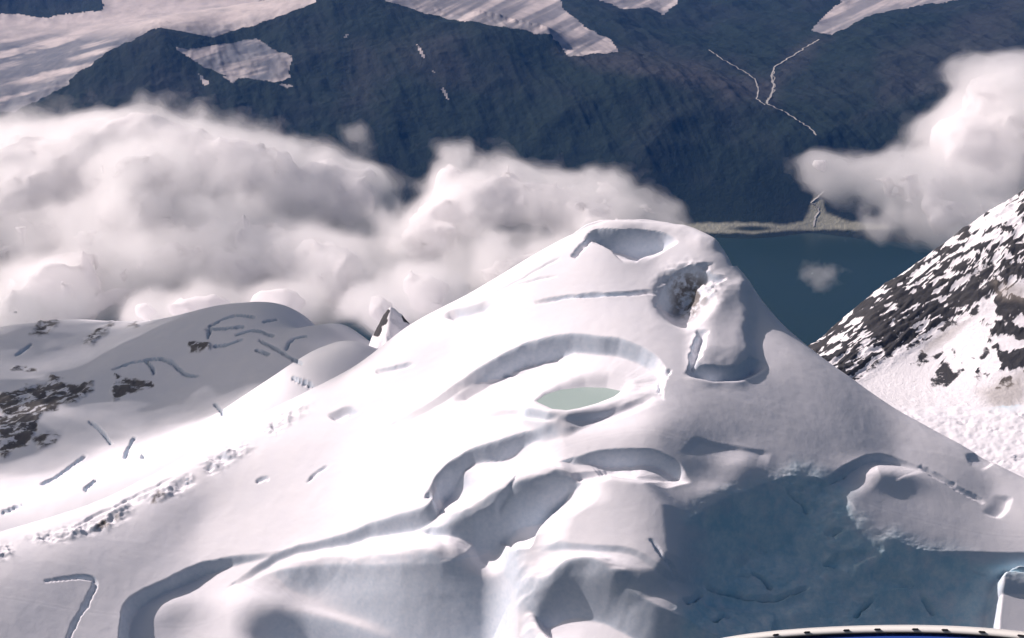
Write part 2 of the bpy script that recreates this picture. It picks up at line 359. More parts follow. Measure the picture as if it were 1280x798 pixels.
# the long ledge on the near side
pk.step([(296, 718), (330, 697), (370, 684), (420, 672), (455, 658), (490, 646), (530, 636), (546, 618), (550, 600)], 9, 7, 110, hs=[.1, .35, .45, .55, .7, .8, 1, 1, .6])
pk.crest([(330, 716), (400, 704), (480, 700), (560, 684), (600, 655)], 4, 30, 16)
pk.step([(300, 728), (345, 712), (400, 706), (470, 708), (540, 698), (585, 676), (604, 650)], 30, 95, 420, hs=[1, 1], lim=lambda a, b: sst(285, 385, a) * (1 - sst(598, 650, a)), ends=200)
pk.bump(420, 800, 90, 26, 9, 15)
pk.step([(144, 850), (149, 785), (153, 754), (180, 738), (225, 714), (262, 699), (340, 690)], 8, 6, 420, hs=[1, 1], lim=lambda a, b: 1 - sst(215, 370, a), ends=300)
pk.bump(215, 765, 40, 22, 4, -20); pk.bump(330, 760, 60, 22, 3)
# valley and slab in the icefall
pk.crest([(585, 640), (630, 690), (648, 750), (655, 860)], -9, 22, 90, .18)
pk.plateau([(712, 602), (760, 590), (830, 600), (868, 640), (876, 710), (850, 745), (800, 750), (740, 745), (680, 735), (664, 690), (676, 652), (706, 630)], 7, 46)
pk.step([(716, 598), (709, 630), (678, 652), (663, 686)], 8, 6, 60, .08)
pk.step([(662, 684), (700, 679), (760, 681), (805, 688), (846, 724), (872, 705)], 1.6, 8, 60, .15)
pk.crest([(680, 746), (692, 719), (722, 707), (752, 714), (780, 738)], 4.5, 22, 12)
pk.step([(668, 742), (694, 728), (724, 720), (756, 724), (800, 746), (850, 770), (900, 792), (980, 815)], 15, 26, 420, hs=[1, 1], ends=60, lim=lambda a, b: sst(650, 690, a))
pk.crack([(814, 672), (826, 690), (838, 706), (850, 728)], 2, 3)
# right hand icefall
pk.step([(868, 545), (890, 552), (905, 556), (935, 562), (965, 566)], 1.0, 5, 50)
pk.bump(930, 590, 30, 26, 3); pk.bump(895, 625, 34, 20, 3)
pk.step([(1030, 602), (1050, 588), (1070, 574), (1092, 567), (1118, 571), (1152, 584), (1160, 590)], 4.5, 5, 60, hs=[.3, .8, 1, 1, .8, .5, 0])
pk.bump(1110, 596, 46, 14, 3.5, 10); pk.crack([(1148, 582), (1175, 597), (1200, 612), (1230, 630)], 1.4, 4.8)
pk.step([(850, 660), (880, 636), (930, 612), (1000, 592), (1050, 606), (1085, 655), (1140, 688), (1200, 690), (1330, 690)], 17, 75, 700, hs=[1, 1], ends=200, lim=lambda a, b: sst(845, 885, a))
pk.step([(1206, 568), (1220, 566), (1245, 578)], 1.4, 4, 30)
pk.step([(1030, 705), (1050, 692), (1075, 687), (1092, 696)], 4, 5, 50); pk.step([(1084, 714), (1112, 709), (1138, 720), (1146, 728)], 4, 5, 50)
pk.step([(1140, 726), (1170, 712), (1205, 700), (1240, 710), (1290, 711)], 5, 8, 90, .1, hs=[.5, .9, 1, 1, 1])
pk.step([(1250, 650), (1262, 638), (1268, 622)][::-1], 1.4, 4, 30)
pk.plateau([(1228, 800), (1234, 745), (1246, 727), (1330, 722), (1340, 850), (1226, 860)], 13, 16)
pk.step([(880, 735), (935, 750), (985, 748), (1010, 736)], 3.5, 5, 45); pk.crack([(1070, 770), (1082, 758), (1092, 748)], 1.5, 3); pk.crack([(1150, 742), (1160, 756), (1166, 768)], 1.5, 3)
for (a, b) in ((952, 686), (930, 718), (1005, 640), (1040, 668), (862, 750), (905, 770), (1000, 610), (985, 600)):
    pk.crack([(a - 8, b + 2), (a, b - 1), (a + 7, b + 4)], 2.2, 4)
for L in ([(1030, 706), (1050, 693), (1075, 688), (1094, 697)], [(1084, 714), (1112, 710), (1138, 721), (1148, 730)], [(1138, 730), (1170, 713), (1205, 701), (1240, 711), (1290, 712)], [(880, 733), (935, 748), (985, 746), (1012, 734)], [(1068, 772), (1082, 758), (1094, 746)],
          [(1148, 740), (1160, 756), (1168, 770)], [(1010, 604), (1040, 604), (1062, 588)], [(940, 716), (955, 724), (962, 738)], [(858, 756), (868, 748), (876, 740)], [(890, 780), (902, 770)], [(985, 610), (1000, 626), (1012, 640)], [(1040, 668), (1056, 660)]):
    pk.crack(L, 8, 3.6, .1)
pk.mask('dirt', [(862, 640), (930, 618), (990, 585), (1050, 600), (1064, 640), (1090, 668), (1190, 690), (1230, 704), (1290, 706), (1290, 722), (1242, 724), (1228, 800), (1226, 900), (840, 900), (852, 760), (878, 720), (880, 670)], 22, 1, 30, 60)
u, v = pk.uv(); q = pk.att['dirt'] * pk.front
pk.Z += q * (2.2 * fbm(u / 60, v / 40, 5, 71, .55) + 1.3 * np.abs(fbm(u / 34, v / 20, 4, 73, .6)))
u, v = pk.uv(); q = (1 - .75 * sst(840, 900, u) * sst(600, 680, v)) * pk.front
pk.Z += q * .10 * ridged(pk.X / 14 + pk.Y / 40, pk.Y / 9, 3, 81)
# crevasse band along the left foot
ch = np.array([(0, 690), (60, 672), (125, 655), (150, 640), (200, 618), (245, 594), (290, 566), (330, 542), (400, 494)], float)
u, v = pk.uv(); d_, t_ = pdist(u, v, ch); band = np.exp(-(d_ / 13) ** 2) * sst(0, .05, t_ + .05) * sst(0, .15, 1 - t_) * pk.front
pk.Z += band * (4.5 * fbm(u / 34 + v / 22, v / 16, 5, 91, .6) + 3.5 * ridged(u / 30, v / 22 - u / 60, 3, 93) - 1.5) * sst(-.25, .3, fbm(u / 55, v / 40, 2, 95))
pk.mask('rock', [(116, 664), (128, 650), (150, 642), (140, 656)], 4, 1); pk.mask('rock', [(190, 630), (196, 614), (206, 616), (200, 628)], 4, 1)
pk.crack([(55, 727), (95, 720), (124, 724), (110, 752), (84, 800)], 2.6, 3.4)
pk.crack([(86, 662), (160, 624), (220, 596)], 1.2, 3)
for _ in range(3):                                        # knock off single-sample spikes
    n9 = np.stack([np.roll(pk.Z, (a, b), (0, 1)) for a in (-1, 0, 1) for b in (-1, 0, 1)]); md = np.median(n9, 0); bad = np.abs(pk.Z - md) > .45; bad[0] = bad[-1] = False; bad[:, 0] = bad[:, -1] = False
    pk.Z = np.where(bad, md, pk.Z)
for _ in range(3):                                        # even out the sampling steps on the steep walls
    gy = np.abs(np.gradient(pk.Z, axis=0) / np.gradient(pk.Y, axis=0)); st_ = sst(1.0, 2.0, gy)
    bz = .25 * (np.roll(pk.Z, 1, 1) + np.roll(pk.Z, -1, 1)) + .5 * pk.Z; bz[:, 0] = pk.Z[:, 0]; bz[:, -1] = pk.Z[:, -1]
    pk.Z = pk.Z * (1 - st_) + bz * st_
u, v = pk.uv(); reg = np.zeros(pk.Z.shape, int)
PIT = np.array([(824, 372), (832, 352), (850, 336), (874, 334), (886, 350), (890, 380), (868, 406), (840, 398)], float)
HOL = np.array([(727, 300), (740, 288), (800, 286), (848, 296), (846, 322), (800, 327), (768, 325), (750, 305)], float)
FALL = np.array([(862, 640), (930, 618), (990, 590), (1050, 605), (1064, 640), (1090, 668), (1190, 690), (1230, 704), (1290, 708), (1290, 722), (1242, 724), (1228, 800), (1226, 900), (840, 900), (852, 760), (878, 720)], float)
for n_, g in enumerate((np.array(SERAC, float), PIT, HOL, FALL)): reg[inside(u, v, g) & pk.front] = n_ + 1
R4 = reg[:-1, :-1]
PEAK = pk.build('snow_peak', M_SNOW, R4 == 0, kind='structure', label='steep white snow dome of crevasses, ledges and an oval moat below its summit')
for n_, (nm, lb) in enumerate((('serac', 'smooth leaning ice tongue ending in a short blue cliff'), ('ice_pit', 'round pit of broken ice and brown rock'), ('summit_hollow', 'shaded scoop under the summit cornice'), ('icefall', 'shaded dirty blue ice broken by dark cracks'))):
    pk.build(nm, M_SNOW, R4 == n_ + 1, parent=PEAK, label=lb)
i = np.arange(len(ppts)); cen = ppts.mean(0)
Vp = [(*cen[:2], W_POOL + ZC + .02)] + [(p[0], p[1], W_POOL + ZC + .02) for p in (ppts - cen) * 1.04 + cen]
mesh_obj('melt_pool', Vp, [(0, 1 + k, 1 + (k + 1) % len(ppts)) for k in i], M_POOL, PEAK, n=3, label='pale green melt pool inside the oval moat')

# ------------------------------------------------------------------ snow shoulder behind on the left
sh = Fan(np.linspace(-.70, .02, 450), np.r_[np.linspace(425, 930, 280), np.linspace(935, 1150, 24)])
con = [(-80, 720, 425), (0, 693, 441), (100, 661, 456), (200, 618, 476), (300, 551, 501), (400, 491, 522), (460, 445, 545)]
fld = [(0, 620, 520), (0, 540, 640), (0, 470, 780), (0, 410, 900), (100, 600, 540), (100, 520, 660), (100, 450, 800), (100, 400, 925), (200, 555, 562), (200, 480, 700), (200, 400, 895),
       (300, 505, 582), (300, 450, 690), (300, 388, 885), (400, 462, 640), (400, 420, 770), (350, 394, 870), (400, 414, 800), (435, 438, 740), (462, 442, 690), (-100, 560, 640), (-100, 440, 880)]
q0 = A3(fld[-8:-2] + [(0, 400, 920), (100, 397, 930), (200, 396, 915), (300, 387, 890)]).copy(); q0[:, 1] += 110; q0[:, 2] -= 90
q1 = A3(con + [(540, 400, 600), (620, 360, 620)]).copy(); q1[:, 1] -= 45; q1[:, 2] -= 45; q1 = np.r_[q1, q1 - (0, 60, 70)]
sh.Z = coarse(tps(np.concatenate([A3(con), A3(fld), q0, q1])), sh.X, sh.Y, 5); sh.see()
for k in ('dirt', 'rock'): sh.att[k] = np.zeros(sh.Z.shape)
sh.Z += 2.2 * fbm(sh.X / 90, sh.Y / 90, 4, 140) + .2 * fbm(sh.X / 9, sh.Y / 9, 3, 150)
for L in ([(260, 408), (290, 394), (320, 397)], [(330, 402), (346, 400)], [(256, 412), (280, 410), (306, 408)], [(258, 424), (262, 412)], [(295, 418), (320, 412), (345, 420)],
          [(326, 424), (345, 436), (362, 446), (378, 456)], [(358, 437), (364, 424), (384, 421)], [(320, 437), (336, 444)], [(265, 434), (285, 432), (304, 424)],
          [(142, 462), (165, 454), (190, 450), (200, 448), (215, 452), (222, 462), (234, 470), (250, 469)], [(182, 452), (190, 460), (193, 468)], [(365, 472), (395, 484)],
          [(110, 527), (124, 534), (138, 556)], [(50, 606), (82, 590), (108, 568)], [(106, 614), (120, 600)], [(156, 574), (160, 560), (168, 545)], [(176, 574), (177, 568)], [(270, 504), (280, 520)],
          [(0, 688), (40, 672), (80, 650), (125, 634)], [(30, 700), (60, 684)], [(20, 446), (40, 430)], [(0, 640), (30, 632)]):
    sh.crack(L, 7, 2.1, .1)
sh.mask('rock', [(0, 494), (50, 480), (64, 470), (80, 482), (112, 480), (110, 492), (60, 515), (40, 545), (0, 572)], 3, 2, 16, 22)
sh.mask('rock', [(146, 468), (155, 472), (190, 478), (192, 484), (160, 490), (142, 502), (140, 496)], 2, 2, 7, 12)
sh.mask('rock', [(236, 428), (262, 430), (264, 436), (240, 440)], 2, 2, 5, 10)
sh.mask('rock', [(14, 462), (20, 458), (40, 460), (44, 464)], 2, 1.6, 5, 10)
sh.mask('rock', [(38, 420), (52, 395), (72, 395), (76, 404), (56, 416)], 4, 1.2, 10, 14); sh.mask('rock', [(104, 428), (118, 415), (142, 402), (134, 416), (116, 430)], 4, 1.4, 8, 12); sh.mask('rock', [(158, 408), (170, 402), (174, 410)], 3, 1.2, 6, 10)
sh.mask('rock', [(40, 548), (68, 540), (72, 552), (50, 562)], 3, 1.1, 10, 14); sh.mask('rock', [(0, 560), (26, 540), (44, 524), (36, 540), (6, 574)], 2, 1.5, 4, 9)
r_ = np.clip(sh.att['rock'], 0, 1); sh.Z += r_ * (4 * ridged(sh.X / 26, sh.Y / 26, 4, 160) - 1.5)
sh.build('snow_shoulder', M_FIRN, kind='structure', label='snow shoulder with thin crevasses and dark rock patches, half veiled by cloud')

# rock spur poking up behind the saddle
sp = Fan(np.linspace(-.19, -.05, 110), np.linspace(585, 760, 110))
cpt = P(488, 384, 665); rr = np.hypot((sp.X - cpt[0]) / 20, (sp.Y - cpt[1]) / 45)
sp.Z = cpt[2] - 42 * rr ** 1.15 + 5 * ridged(sp.X / 14, sp.Y / 14, 4, 171) * np.clip(rr * 2, 0, 1); sp.see()
for k in ('dirt', 'rock'): sp.att[k] = np.zeros(sp.Z.shape)
sp.mask('rock', [(500, 388), (520, 392), (522, 410), (506, 402)], 3, 1, 6, 10); sp.mask('rock', [(470, 392), (484, 380), (486, 392), (474, 420), (466, 420)], 3, 1.4, 6, 10)
sp.build('rock_spur', M_ROCK, kind='structure', label='small dark rock spur rising out of cloud behind the saddle')

# ------------------------------------------------------------------ rocky ridge and crevassed glacier on the right
rg = Fan(np.linspace(.24, .70, 360), np.r_[np.linspace(600, 1010, 350), np.linspace(1014, 1200, 22)])
cr = [(960, 475, 1000), (1020, 430, 1000), (1060, 402, 1000), (1100, 368, 1000), (1140, 346, 1000), (1180, 320, 1000), (1220, 290, 1000), (1250, 268, 1000), (1280, 252, 1000), (1340, 215, 1000), (1420, 190, 1000)]
lo = [(1090, 472, 905), (1150, 500, 865), (1210, 508, 850), (1280, 512, 842), (1400, 520, 830), (1180, 420, 940), (1280, 400, 915), (1020, 455, 940)]
gl = [(1150, 520, 832), (1280, 540, 805), (1280, 560, 781), (1280, 600, 735), (1280, 680, 640), (1150, 600, 735), (1050, 500, 860), (1050, 600, 735), (1400, 600, 735), (1400, 540, 800)]
q = A3(cr).copy(); q[:, 1] += 130; q[:, 2] -= 150
rg.Z = coarse(tps(np.concatenate([A3(cr), A3(lo), A3(gl), q])), rg.X, rg.Y, 5); rg.see()
for k in ('dirt', 'rock'): rg.att[k] = np.zeros(rg.Z.shape)
u, v = rg.uv()
s_, t_ = (u * .85 - v * .53), (u * .53 + v * .85)        # along and across the strata
up = np.interp(u, [p_[0] for p_ in cr], [p_[1] for p_ in cr]); below = v - up
rocky = sst(-40, 0, below) * (1 - sst(60, 95, below - .10 * (u - 1020)))
strat = ridged(s_ / 60, t_ / 13, 5, 201, .6); str2 = fbm(s_ / 26 + 4, t_ / 5.5, 4, 211, .6)
rg.Z += rocky * (5.5 * strat + 3 * str2) 
rk = rocky * sst(-.02, .16, str2 + .30 * strat + .01 + .26 * fbm(u / 60, v / 60, 3, 215) - .18 * sst(1150, 1260, u))
rs = (u > 1185) * sst(0, 40, below) * (1 - sst(440, 500, v)) * sst(.12, .3, fbm(u / 28, v / 22, 5, 221, .6) + .35 * sst(1215, 1270, u) - .08)
gul = sst(.10, .38, ridged((u * .66 - v * .75) / 240, (u * .75 + v * .66) / 17, 3, 231)) * sst(30, 70, below) * (1 - sst(470, 500, v)) * (u > 1100) * .8 * sst(-.1, .3, fbm(u / 40, v / 40, 3, 233))
rg.att['rock'] = np.clip(np.maximum(np.maximum(rk, rs), gul), 0, 1)
rg.Z += 2.5 * rs * ridged(u / 16, v / 14, 4, 241)
rg.mask('dirt', [(1222, 490), (1260, 474), (1282, 462), (1282, 500), (1262, 512), (1240, 508)], 10, .9, 8)
rg.mask('dirt', [(1150, 440), (1180, 415), (1215, 400), (1190, 420), (1160, 440)], 5, .8, 8); rg.mask('dirt', [(1240, 350), (1280, 360), (1280, 380), (1245, 372)], 5, .8, 8)
gz = sst(470, 520, v + .10 * (u - 1130)) * rg.front
cell = ridged(u / 36 + .3 * fbm(u / 30, v / 14, 3, 253), v / 11 - u / 60 + .5 * fbm(u / 26, v / 12, 3, 252), 3, 251, .5)
rg.Z += gz * (4.2 * np.minimum(cell, .35) + 1.0 * fbm(u / 12, v / 7, 3, 255)) * sst(505, 525, v) + gz * .8 * fbm(u / 14, v / 8, 4, 257)
gl_keep = ((v[:-1, :-1] > 508 + 5 * fbm(u[:-1, :-1] / 20, v[:-1, :-1] / 20, 3, 259)) & rg.front[:-1, :-1]) | (rg.Y[:-1, :-1] < 735)
rg.build('rocky_ridge', M_ROCK, ~gl_keep, kind='structure', label='snow streaked dark rock ridge above the crevassed glacier')
rg.build('crevassed_glacier', M_SNOW, gl_keep, kind='structure', label='pale glacier broken into countless crevasses at the foot of the rock ridge')

# ------------------------------------------------------------------ far valley: mountain, glaciers, lake, rivers
ZL = -1940.0
yr = 1940 / np.tan(PITCH - np.arctan((VC - np.linspace(330, 150, 230)) / F_PX))
yr = np.unique(np.r_[np.linspace(3300, 4700, 20), np.linspace(4720, 7400, 320), np.linspace(7420, 9500, 90), np.linspace(9600, 15000, 25)])
fr = Fan(np.linspace(-.58, .58, 760), yr)
mt = [(-150, 150, 6000), (-60, 130, 6150), (20, 150, 6050), (60, 122, 6200), (85, 103, 6300), (120, 78, 6400), (160, 54, 6500), (195, 37, 6600), (232, 31, 6650), (275, 41, 6700), (320, 25, 6800), (390, 4, 6900), (440, -8, 7000), (490, -2, 7000), (540, 12, 6900), (572, 23, 6800),
      (600, 16, 6700), (640, 28, 6600), (680, 40, 6500), (704, 64, 6400), (730, 74, 6250), (790, 88, 6050), (850, 100, 5950), (920, 124, 5800), (960, 136, 5700), (1000, 160, 5500), (1016, 190, 5350), (1012, 240, 5150),
      (450, 80, 6300), (450, 150, 5750), (450, 250, 5250), (250, 90, 6250), (250, 150, 5800), (250, 250, 5200), (80, 160, 5800), (80, 250, 5200), (640, 100, 6000), (640, 180, 5550), (640, 260, 5150), (800, 150, 5600), (800, 220, 5250), (900, 180, 5450), (900, 250, 5120), (-150, 250, 5200),
      (0, 88, 6700), (0, 60, 7200), (0, 25, 7900), (100, 40, 7500), (200, 18, 7950), (300, 5, 8200), (380, -2, 8350), (-150, 60, 7100), (-150, 20, 7900), (30, 16, 8150), (100, 14, 8150),
      (620, 8, 7600), (660, 20, 7400), (700, 36, 7150), (740, 50, 6950), (770, 60, 6850), (800, 74, 6700), (560, -4, 7900), (780, 30, 7500), (800, -4, 8300), (850, 40, 7500), (900, 20, 8000), (900, 78, 6650), (940, 55, 7200), (870, 92, 6350), (960, 108, 6250),
      (964, 130, 5950), (960, 90, 6500), (1000, 60, 7000), (1020, 42, 7150), (1060, 20, 7600), (1100, 0, 8000), (1015, 150, 5600), (1060, 110, 6000), (1100, 60, 6700), (1180, 20, 7300), (1280, 0, 7450), (1420, -20, 7300), (1150, 100, 6050), (1280, 100, 6050), (1280, 170, 5450), (1150, 170, 5500), (1080, 200, 5330), (1280, 240, 5100), (1420, 200, 5300), (1060, 250, 5100), (1180, 260, 5050)]
zz = [P(*m) for m in mt]
for a in np.linspace(-.6, .6, 9):
    for y, z in ((4930, ZL - 3), (4700, ZL - 22), (4000, ZL - 40), (3300, ZL - 40)): zz.append((a * y, y, z))
    for y, z in ((8900, -1250), (9500, -1000), (15000, -900)): zz.append((a * y, y, z + (120 if a < -.25 else 0) - (150 if -.15 < a < -.02 else 0)))
fz = tps(np.array(zz) * (1, 1, 1))
fr.Z = coarse(fz, fr.X, fr.Y, 5); fr.see()
X, Y = fr.X, fr.Y; u0, v0 = fr.uv(); hgt = np.clip((fr.Z - ZL) / 260, 0, 1)
glac_w = [[(-60, 140), (15, 140), (70, 108), (92, 96), (140, 62), (190, 38), (260, 46), (310, 34), (392, 4), (400, -60), (130, -60), (126, 14), (60, 22), (0, 18), (-60, 20)],
          [(470, -60), (480, 2), (575, 28), (640, 36), (690, 45), (706, 72), (740, 66), (775, 66), (760, 50), (720, 28), (700, 6), (690, -60)],
          [(735, -40), (745, 0), (780, 12), (810, 10), (825, 20), (845, 6), (850, -40)],
          [(1014, 38), (1022, 24), (1050, 4), (1060, -40), (1260, -60), (1200, 0), (1110, 14), (1070, 26), (1038, 46)]]
fr.att = {k: np.zeros(fr.Z.shape) for k in ('dirt', 'gravel', 'scree', 'ice')}
for g in glac_w: fr.mask('ice', g, 3, 1, 8, 30)
ic = fr.att['ice']
n1 = ridged(X / 900 + .2, Y / 900, 6, 301, .52); n2 = fbm(X / 260, Y / 260, 5, 311, .55)
strm = ridged((X + .35 * Y) / 170, Y / 900, 4, 321, .55)
fr.att['ice'][:] = 0
for g in glac_w: fr.mask('ice', g, 18, 1, 8, 30)
ic = fr.att['ice'].copy()
fr.Z += hgt * (1 - .93 * ic) * (55 * n1 + 22 * n2 + 20 * strm * sst(.3, .8, hgt)) + ic * 6 * fbm(X / 120, Y / 160, 4, 331)
fr.Z += 26 * np.clip(ridged(u0 / 9, Y / 900, 3, 371), 0, 1) * np.exp(-((u0 - 640) / 75) ** 2) * np.exp(-((Y - np.interp(u0, [540, 600, 640, 680, 710], [6900, 6700, 6600, 6500, 6300])) / 60) ** 2)
fr.Z = np.where(Y > 8700, fr.Z + sst(8700, 9500, Y) * 220 * ridged(X / 900, Y / 900, 5, 341), fr.Z)
fr.see(); fr.att['ice'][:] = 0
for g in glac_w: fr.mask('ice', g, 3, 1, 8, 30)
patch = [[(217, 60), (235, 62), (262, 58), (285, 54), (320, 49), (340, 62), (363, 70), (360, 98), (340, 104), (310, 98), (285, 98), (250, 82)], [(246, 92), (262, 104), (254, 108)], [(275, 96), (297, 98), (290, 105)], [(345, 105), (368, 108), (360, 111)],
         [(14, 138), (22, 126), (50, 112), (84, 99), (84, 106), (60, 120), (30, 134)], [(519, 56), (524, 58), (531, 74), (526, 72)], [(537, 87), (546, 93), (542, 93)], [(549, 109), (556, 114), (561, 128), (556, 124)], [(707, 62), (714, 62), (729, 70), (722, 71)], [(430, 46), (434, 42), (431, 52)]]
for g in patch: fr.mask('ice', g, 1.2, 1, 4, 10)
u1, v1 = fr.uv()
fr.att['dirt'] = np.clip(sst(.1, .6, ridged((u1 * .3 + v1 * 1.2) / 24, (u1 - v1 * .8) / 160, 5, 351)) * sst(34, 62, v1 + .05 * u1) * (1 - sst(330, 400, u1)) + .7 * sst(30, 60, v1 - .0 * u1) * sst(1.2, .2, np.abs((u1 - 60) / 80)) * sst(.0, .4, fbm(u1 / 40, v1 / 14, 4, 353)) + .8 * sst(.2, .7, ridged((u1 * .5 + v1) / 16, (u1 - v1) / 200, 4, 361)) * (u1 > 420), 0, 1)
for g in patch[:4]: fr.mask('dirt', [(p_[0], p_[1] + 12) for p_ in g], 12, .25)
for g in patch[4:]: fr.att['dirt'] *= 1
# scree fans and gravel
fr.mask('scree', [(700, 66), (780, 66), (880, 84), (960, 100), (1000, 62), (1020, 48), (1036, 50), (980, 96), (968, 132), (900, 120), (800, 90), (720, 78)], 14, .75, 20, 40)
fr.mask('scree', [(480, 60), (560, 40), (600, 100), (540, 110)], 20, .35, 30, 40); fr.mask('scree', [(440, 50), (480, 60), (470, 140), (430, 140)], 20, .4, 30, 40)
fr.mask('scree', [(1100, 60), (1290, -10), (1290, 50), (1150, 120), (1080, 150), (1100, 110)], 20, .4, 40, 50)
fr.mask('gravel', [(846, 281), (880, 279), (935, 278), (985, 281), (1004, 277), (1012, 262), (1018, 244), (1026, 244), (1032, 266), (1060, 277), (1110, 281), (1110, 287), (1040, 287), (990, 288), (940, 292), (880, 291)], 2, 1, 4, 14)
gm = fr.att['gravel']; isl = np.exp(-(((u1 - 940) / 27) ** 2 + ((v1 - 286) / 3.6) ** 2) ** 2)
fr.Z = np.where(gm > .05, np.maximum(fr.Z, ZL + 2.5) * gm + fr.Z * (1 - gm), fr.Z); fr.att['gravel'] = gm * (1 - isl)
ice = fr.att['ice'] > .5
lab = np.zeros(ice.shape, int)
for n_, g in enumerate(glac_w + patch):
    g = np.array(g, float); c0 = g.mean(0); b = inside(u1, v1, (g - c0) * 1.12 + c0 + np.sign(g - c0) * 3) & ice & (lab == 0); lab[b] = n_ + 1
rY = np.interp(u1, [m[0] for m in mt[:22]], [m[2] for m in mt[:22]]); front_m = (Y < rY + 60) & (u1 < 1017) & (X / Y < .31)
L4 = lab[:-1, :-1]; fm = front_m[:-1, :-1]
MOUNT = fr.build('mountain', M_FOREST, (L4 == 0) & fm, kind='structure', label='broad dark blue mountain standing between the cloud bank and the glaciers')
SIDE = fr.build('valley_side', M_FOREST, (L4 == 0) & ~fm, kind='structure', label='dark valley slopes and farther peaks behind the mountain and beside the river')
gn = ['wide pale glacier with grey flow bands curving behind the mountain', 'glacier tongue with streaked ice spilling past the jagged ridge', 'small icefield high above the side stream', 'small pale glacier snout feeding the braided river']
for n_ in range(4): fr.build('glacier', M_ICE, L4 == n_ + 1, kind='structure', label=gn[n_])
for n_ in range(len(patch)):
    if (L4 == n_ + 5).any(): fr.build('snow_patch', M_ICE, L4 == n_ + 5, parent=MOUNT, label='large pale hanging snowfield in the hollow of the mountain' if n_ == 0 else None)
S = 60000
mesh_obj('lake', [(-9000, 1500, ZL + ZC), (9000, 1500, ZL + ZC), (9000, 6500, ZL + ZC), (-9000, 6500, ZL + ZC)], [(0, 1, 2, 3)], M_LAKE, kind='structure', label='dark blue green lake below the mountain')
mesh_obj('ground', [(-S, -S, ZL + ZC - 45), (S, -S, ZL + ZC - 45), (S, S, ZL + ZC - 45), (-S, S, ZL + ZC - 45)], [(0, 1, 2, 3)], M_FOREST, kind='structure', label='dark lowland running out to the horizon')
def ribbon(name, pix, wd, wig=0, label=None, sd=401):
    p = np.array(pix, float); t = np.r_[0, np.cumsum(np.hypot(*np.diff(p, axis=0).T))]; n = max(int(t[-1] / 1.6), 4); tt = np.linspace(0, t[-1], n)
    uu, vv = np.interp(tt, t, p[:, 0]), np.interp(tt, t, p[:, 1])
    uu = uu + wig * fbm(tt / 6, tt * 0 + 3, 4, sd, .65)
    h = fr.hit(uu, vv); tg = np.gradient(h[:, :2], axis=0); tg /= np.linalg.norm(tg, axis=1)[:, None] + 1e-9; nn = np.stack([-tg[:, 1], tg[:, 0]], 1)
    ww = wd * np.clip(1 + 1.1 * fbm(tt / 4, tt * 0, 4, sd + 9, .6), .25, 2)[:, None]
    L, R_ = h.copy(), h.copy(); L[:, :2] += nn * ww; R_[:, :2] -= nn * ww; L[:, 2] += ZC + 3; R_[:, 2] += ZC + 3
    V = np.concatenate([L, R_]); Q = [(k, k + n, k + n + 1, k + 1) for k in range(n - 1)]
    return mesh_obj(name, V, Q, M_RIVER, kind='structure', label=label)
ribbon('river', [(1024, 50), (1010, 58), (985, 74), (968, 84), (964, 96), (967, 108), (964, 120), (958, 130), (970, 136), (982, 141), (998, 152), (1012, 160), (1020, 170)], 4.2, 5, 'braided grey meltwater river running from the small glacier tongue to the valley')
ribbon('river', [(968, 84), (966, 98), (969, 110), (962, 122), (958, 130)], 2.8, 9, 'narrow second strand of the braided river', 431)
ribbon('river', [(886, 63), (905, 76), (930, 90), (944, 100), (948, 114), (946, 124), (956, 132)], 3.4, 5, 'thin pale side stream joining the braided river')
ribbon('river', [(1030, 240), (1014, 254), (1024, 260), (1020, 272), (1016, 284)], 4, 4, 'river mouth twisting across the gravel delta into the lake')

# ------------------------------------------------------------------ clouds
def surface_net(Fv, iso, org, h):
    f = Fv - iso; s = f > 0; nx, ny, nz = f.shape
    cnt = np.zeros((nx - 1, ny - 1, nz - 1)); acc = np.zeros((nx - 1, ny - 1, nz - 1, 3)); quads = []
    idx_all = np.arange(cnt.size).reshape(cnt.shape)
    for ax in range(3):
        sl0 = [slice(None)] * 3; sl1 = [slice(None)] * 3; sl0[ax] = slice(0, -1); sl1[ax] = slice(1, None)
        a, b = f[tuple(sl0)], f[tuple(sl1)]; cross = s[tuple(sl0)] != s[tuple(sl1)]
        t = np.where(cross, a / np.where(cross, a - b, 1), 0); o1, o2 = [k for k in range(3) if k != ax]
        I = np.argwhere(cross); T = t[cross]; pos = I.astype(float); pos[:, ax] += T
        ok = np.ones(len(I), bool); cells = []
        for d1 in (-1, 0):
            for d2 in (-1, 0):
                c_ = I.copy(); c_[:, o1] += d1; c_[:, o2] += d2
                v_ = ((c_ >= 0) & (c_ < np.array(cnt.shape))).all(1); ok &= v_; cells.append(c_)
                cc = c_[v_]; np.add.at(cnt, tuple(cc.T), 1); np.add.at(acc, tuple(cc.T), pos[v_])
        ids = [idx_all[tuple(np.clip(c_, 0, np.array(cnt.shape) - 1).T)] for c_ in cells]
        q = np.stack([ids[0], ids[1], ids[3], ids[2]], 1)[ok]; flip = (s[tuple(sl0)][cross][ok]) != (ax == 1)
        q[~flip] = q[~flip][:, ::-1]; quads.append(q)
    q = np.concatenate(quads); used = np.unique(q); rm = np.zeros(cnt.size, np.int64); rm[used] = np.arange(len(used))
    V = (acc.reshape(-1, 3)[used] / cnt.ravel()[used][:, None]) * h + org
    return V, rm[q][:, ::-1]
def vol_material(name, dens, colr=(1, .985, .985), g=.25):
    m = bpy.data.materials.new(name); m.use_nodes = True; t = m.node_tree; t.nodes.remove(t.nodes['Principled BSDF'])
    n = N(t, 'ShaderNodeVolumeScatter'); n.inputs['Color'].default_value = (*colr, 1); n.inputs['Density'].default_value = dens; n.inputs['Anisotropy'].default_value = g
    t.links.new(n.outputs[0], t.nodes['Material Output'].inputs['Volume']); m.cycles.homogeneous_volume = True; return m
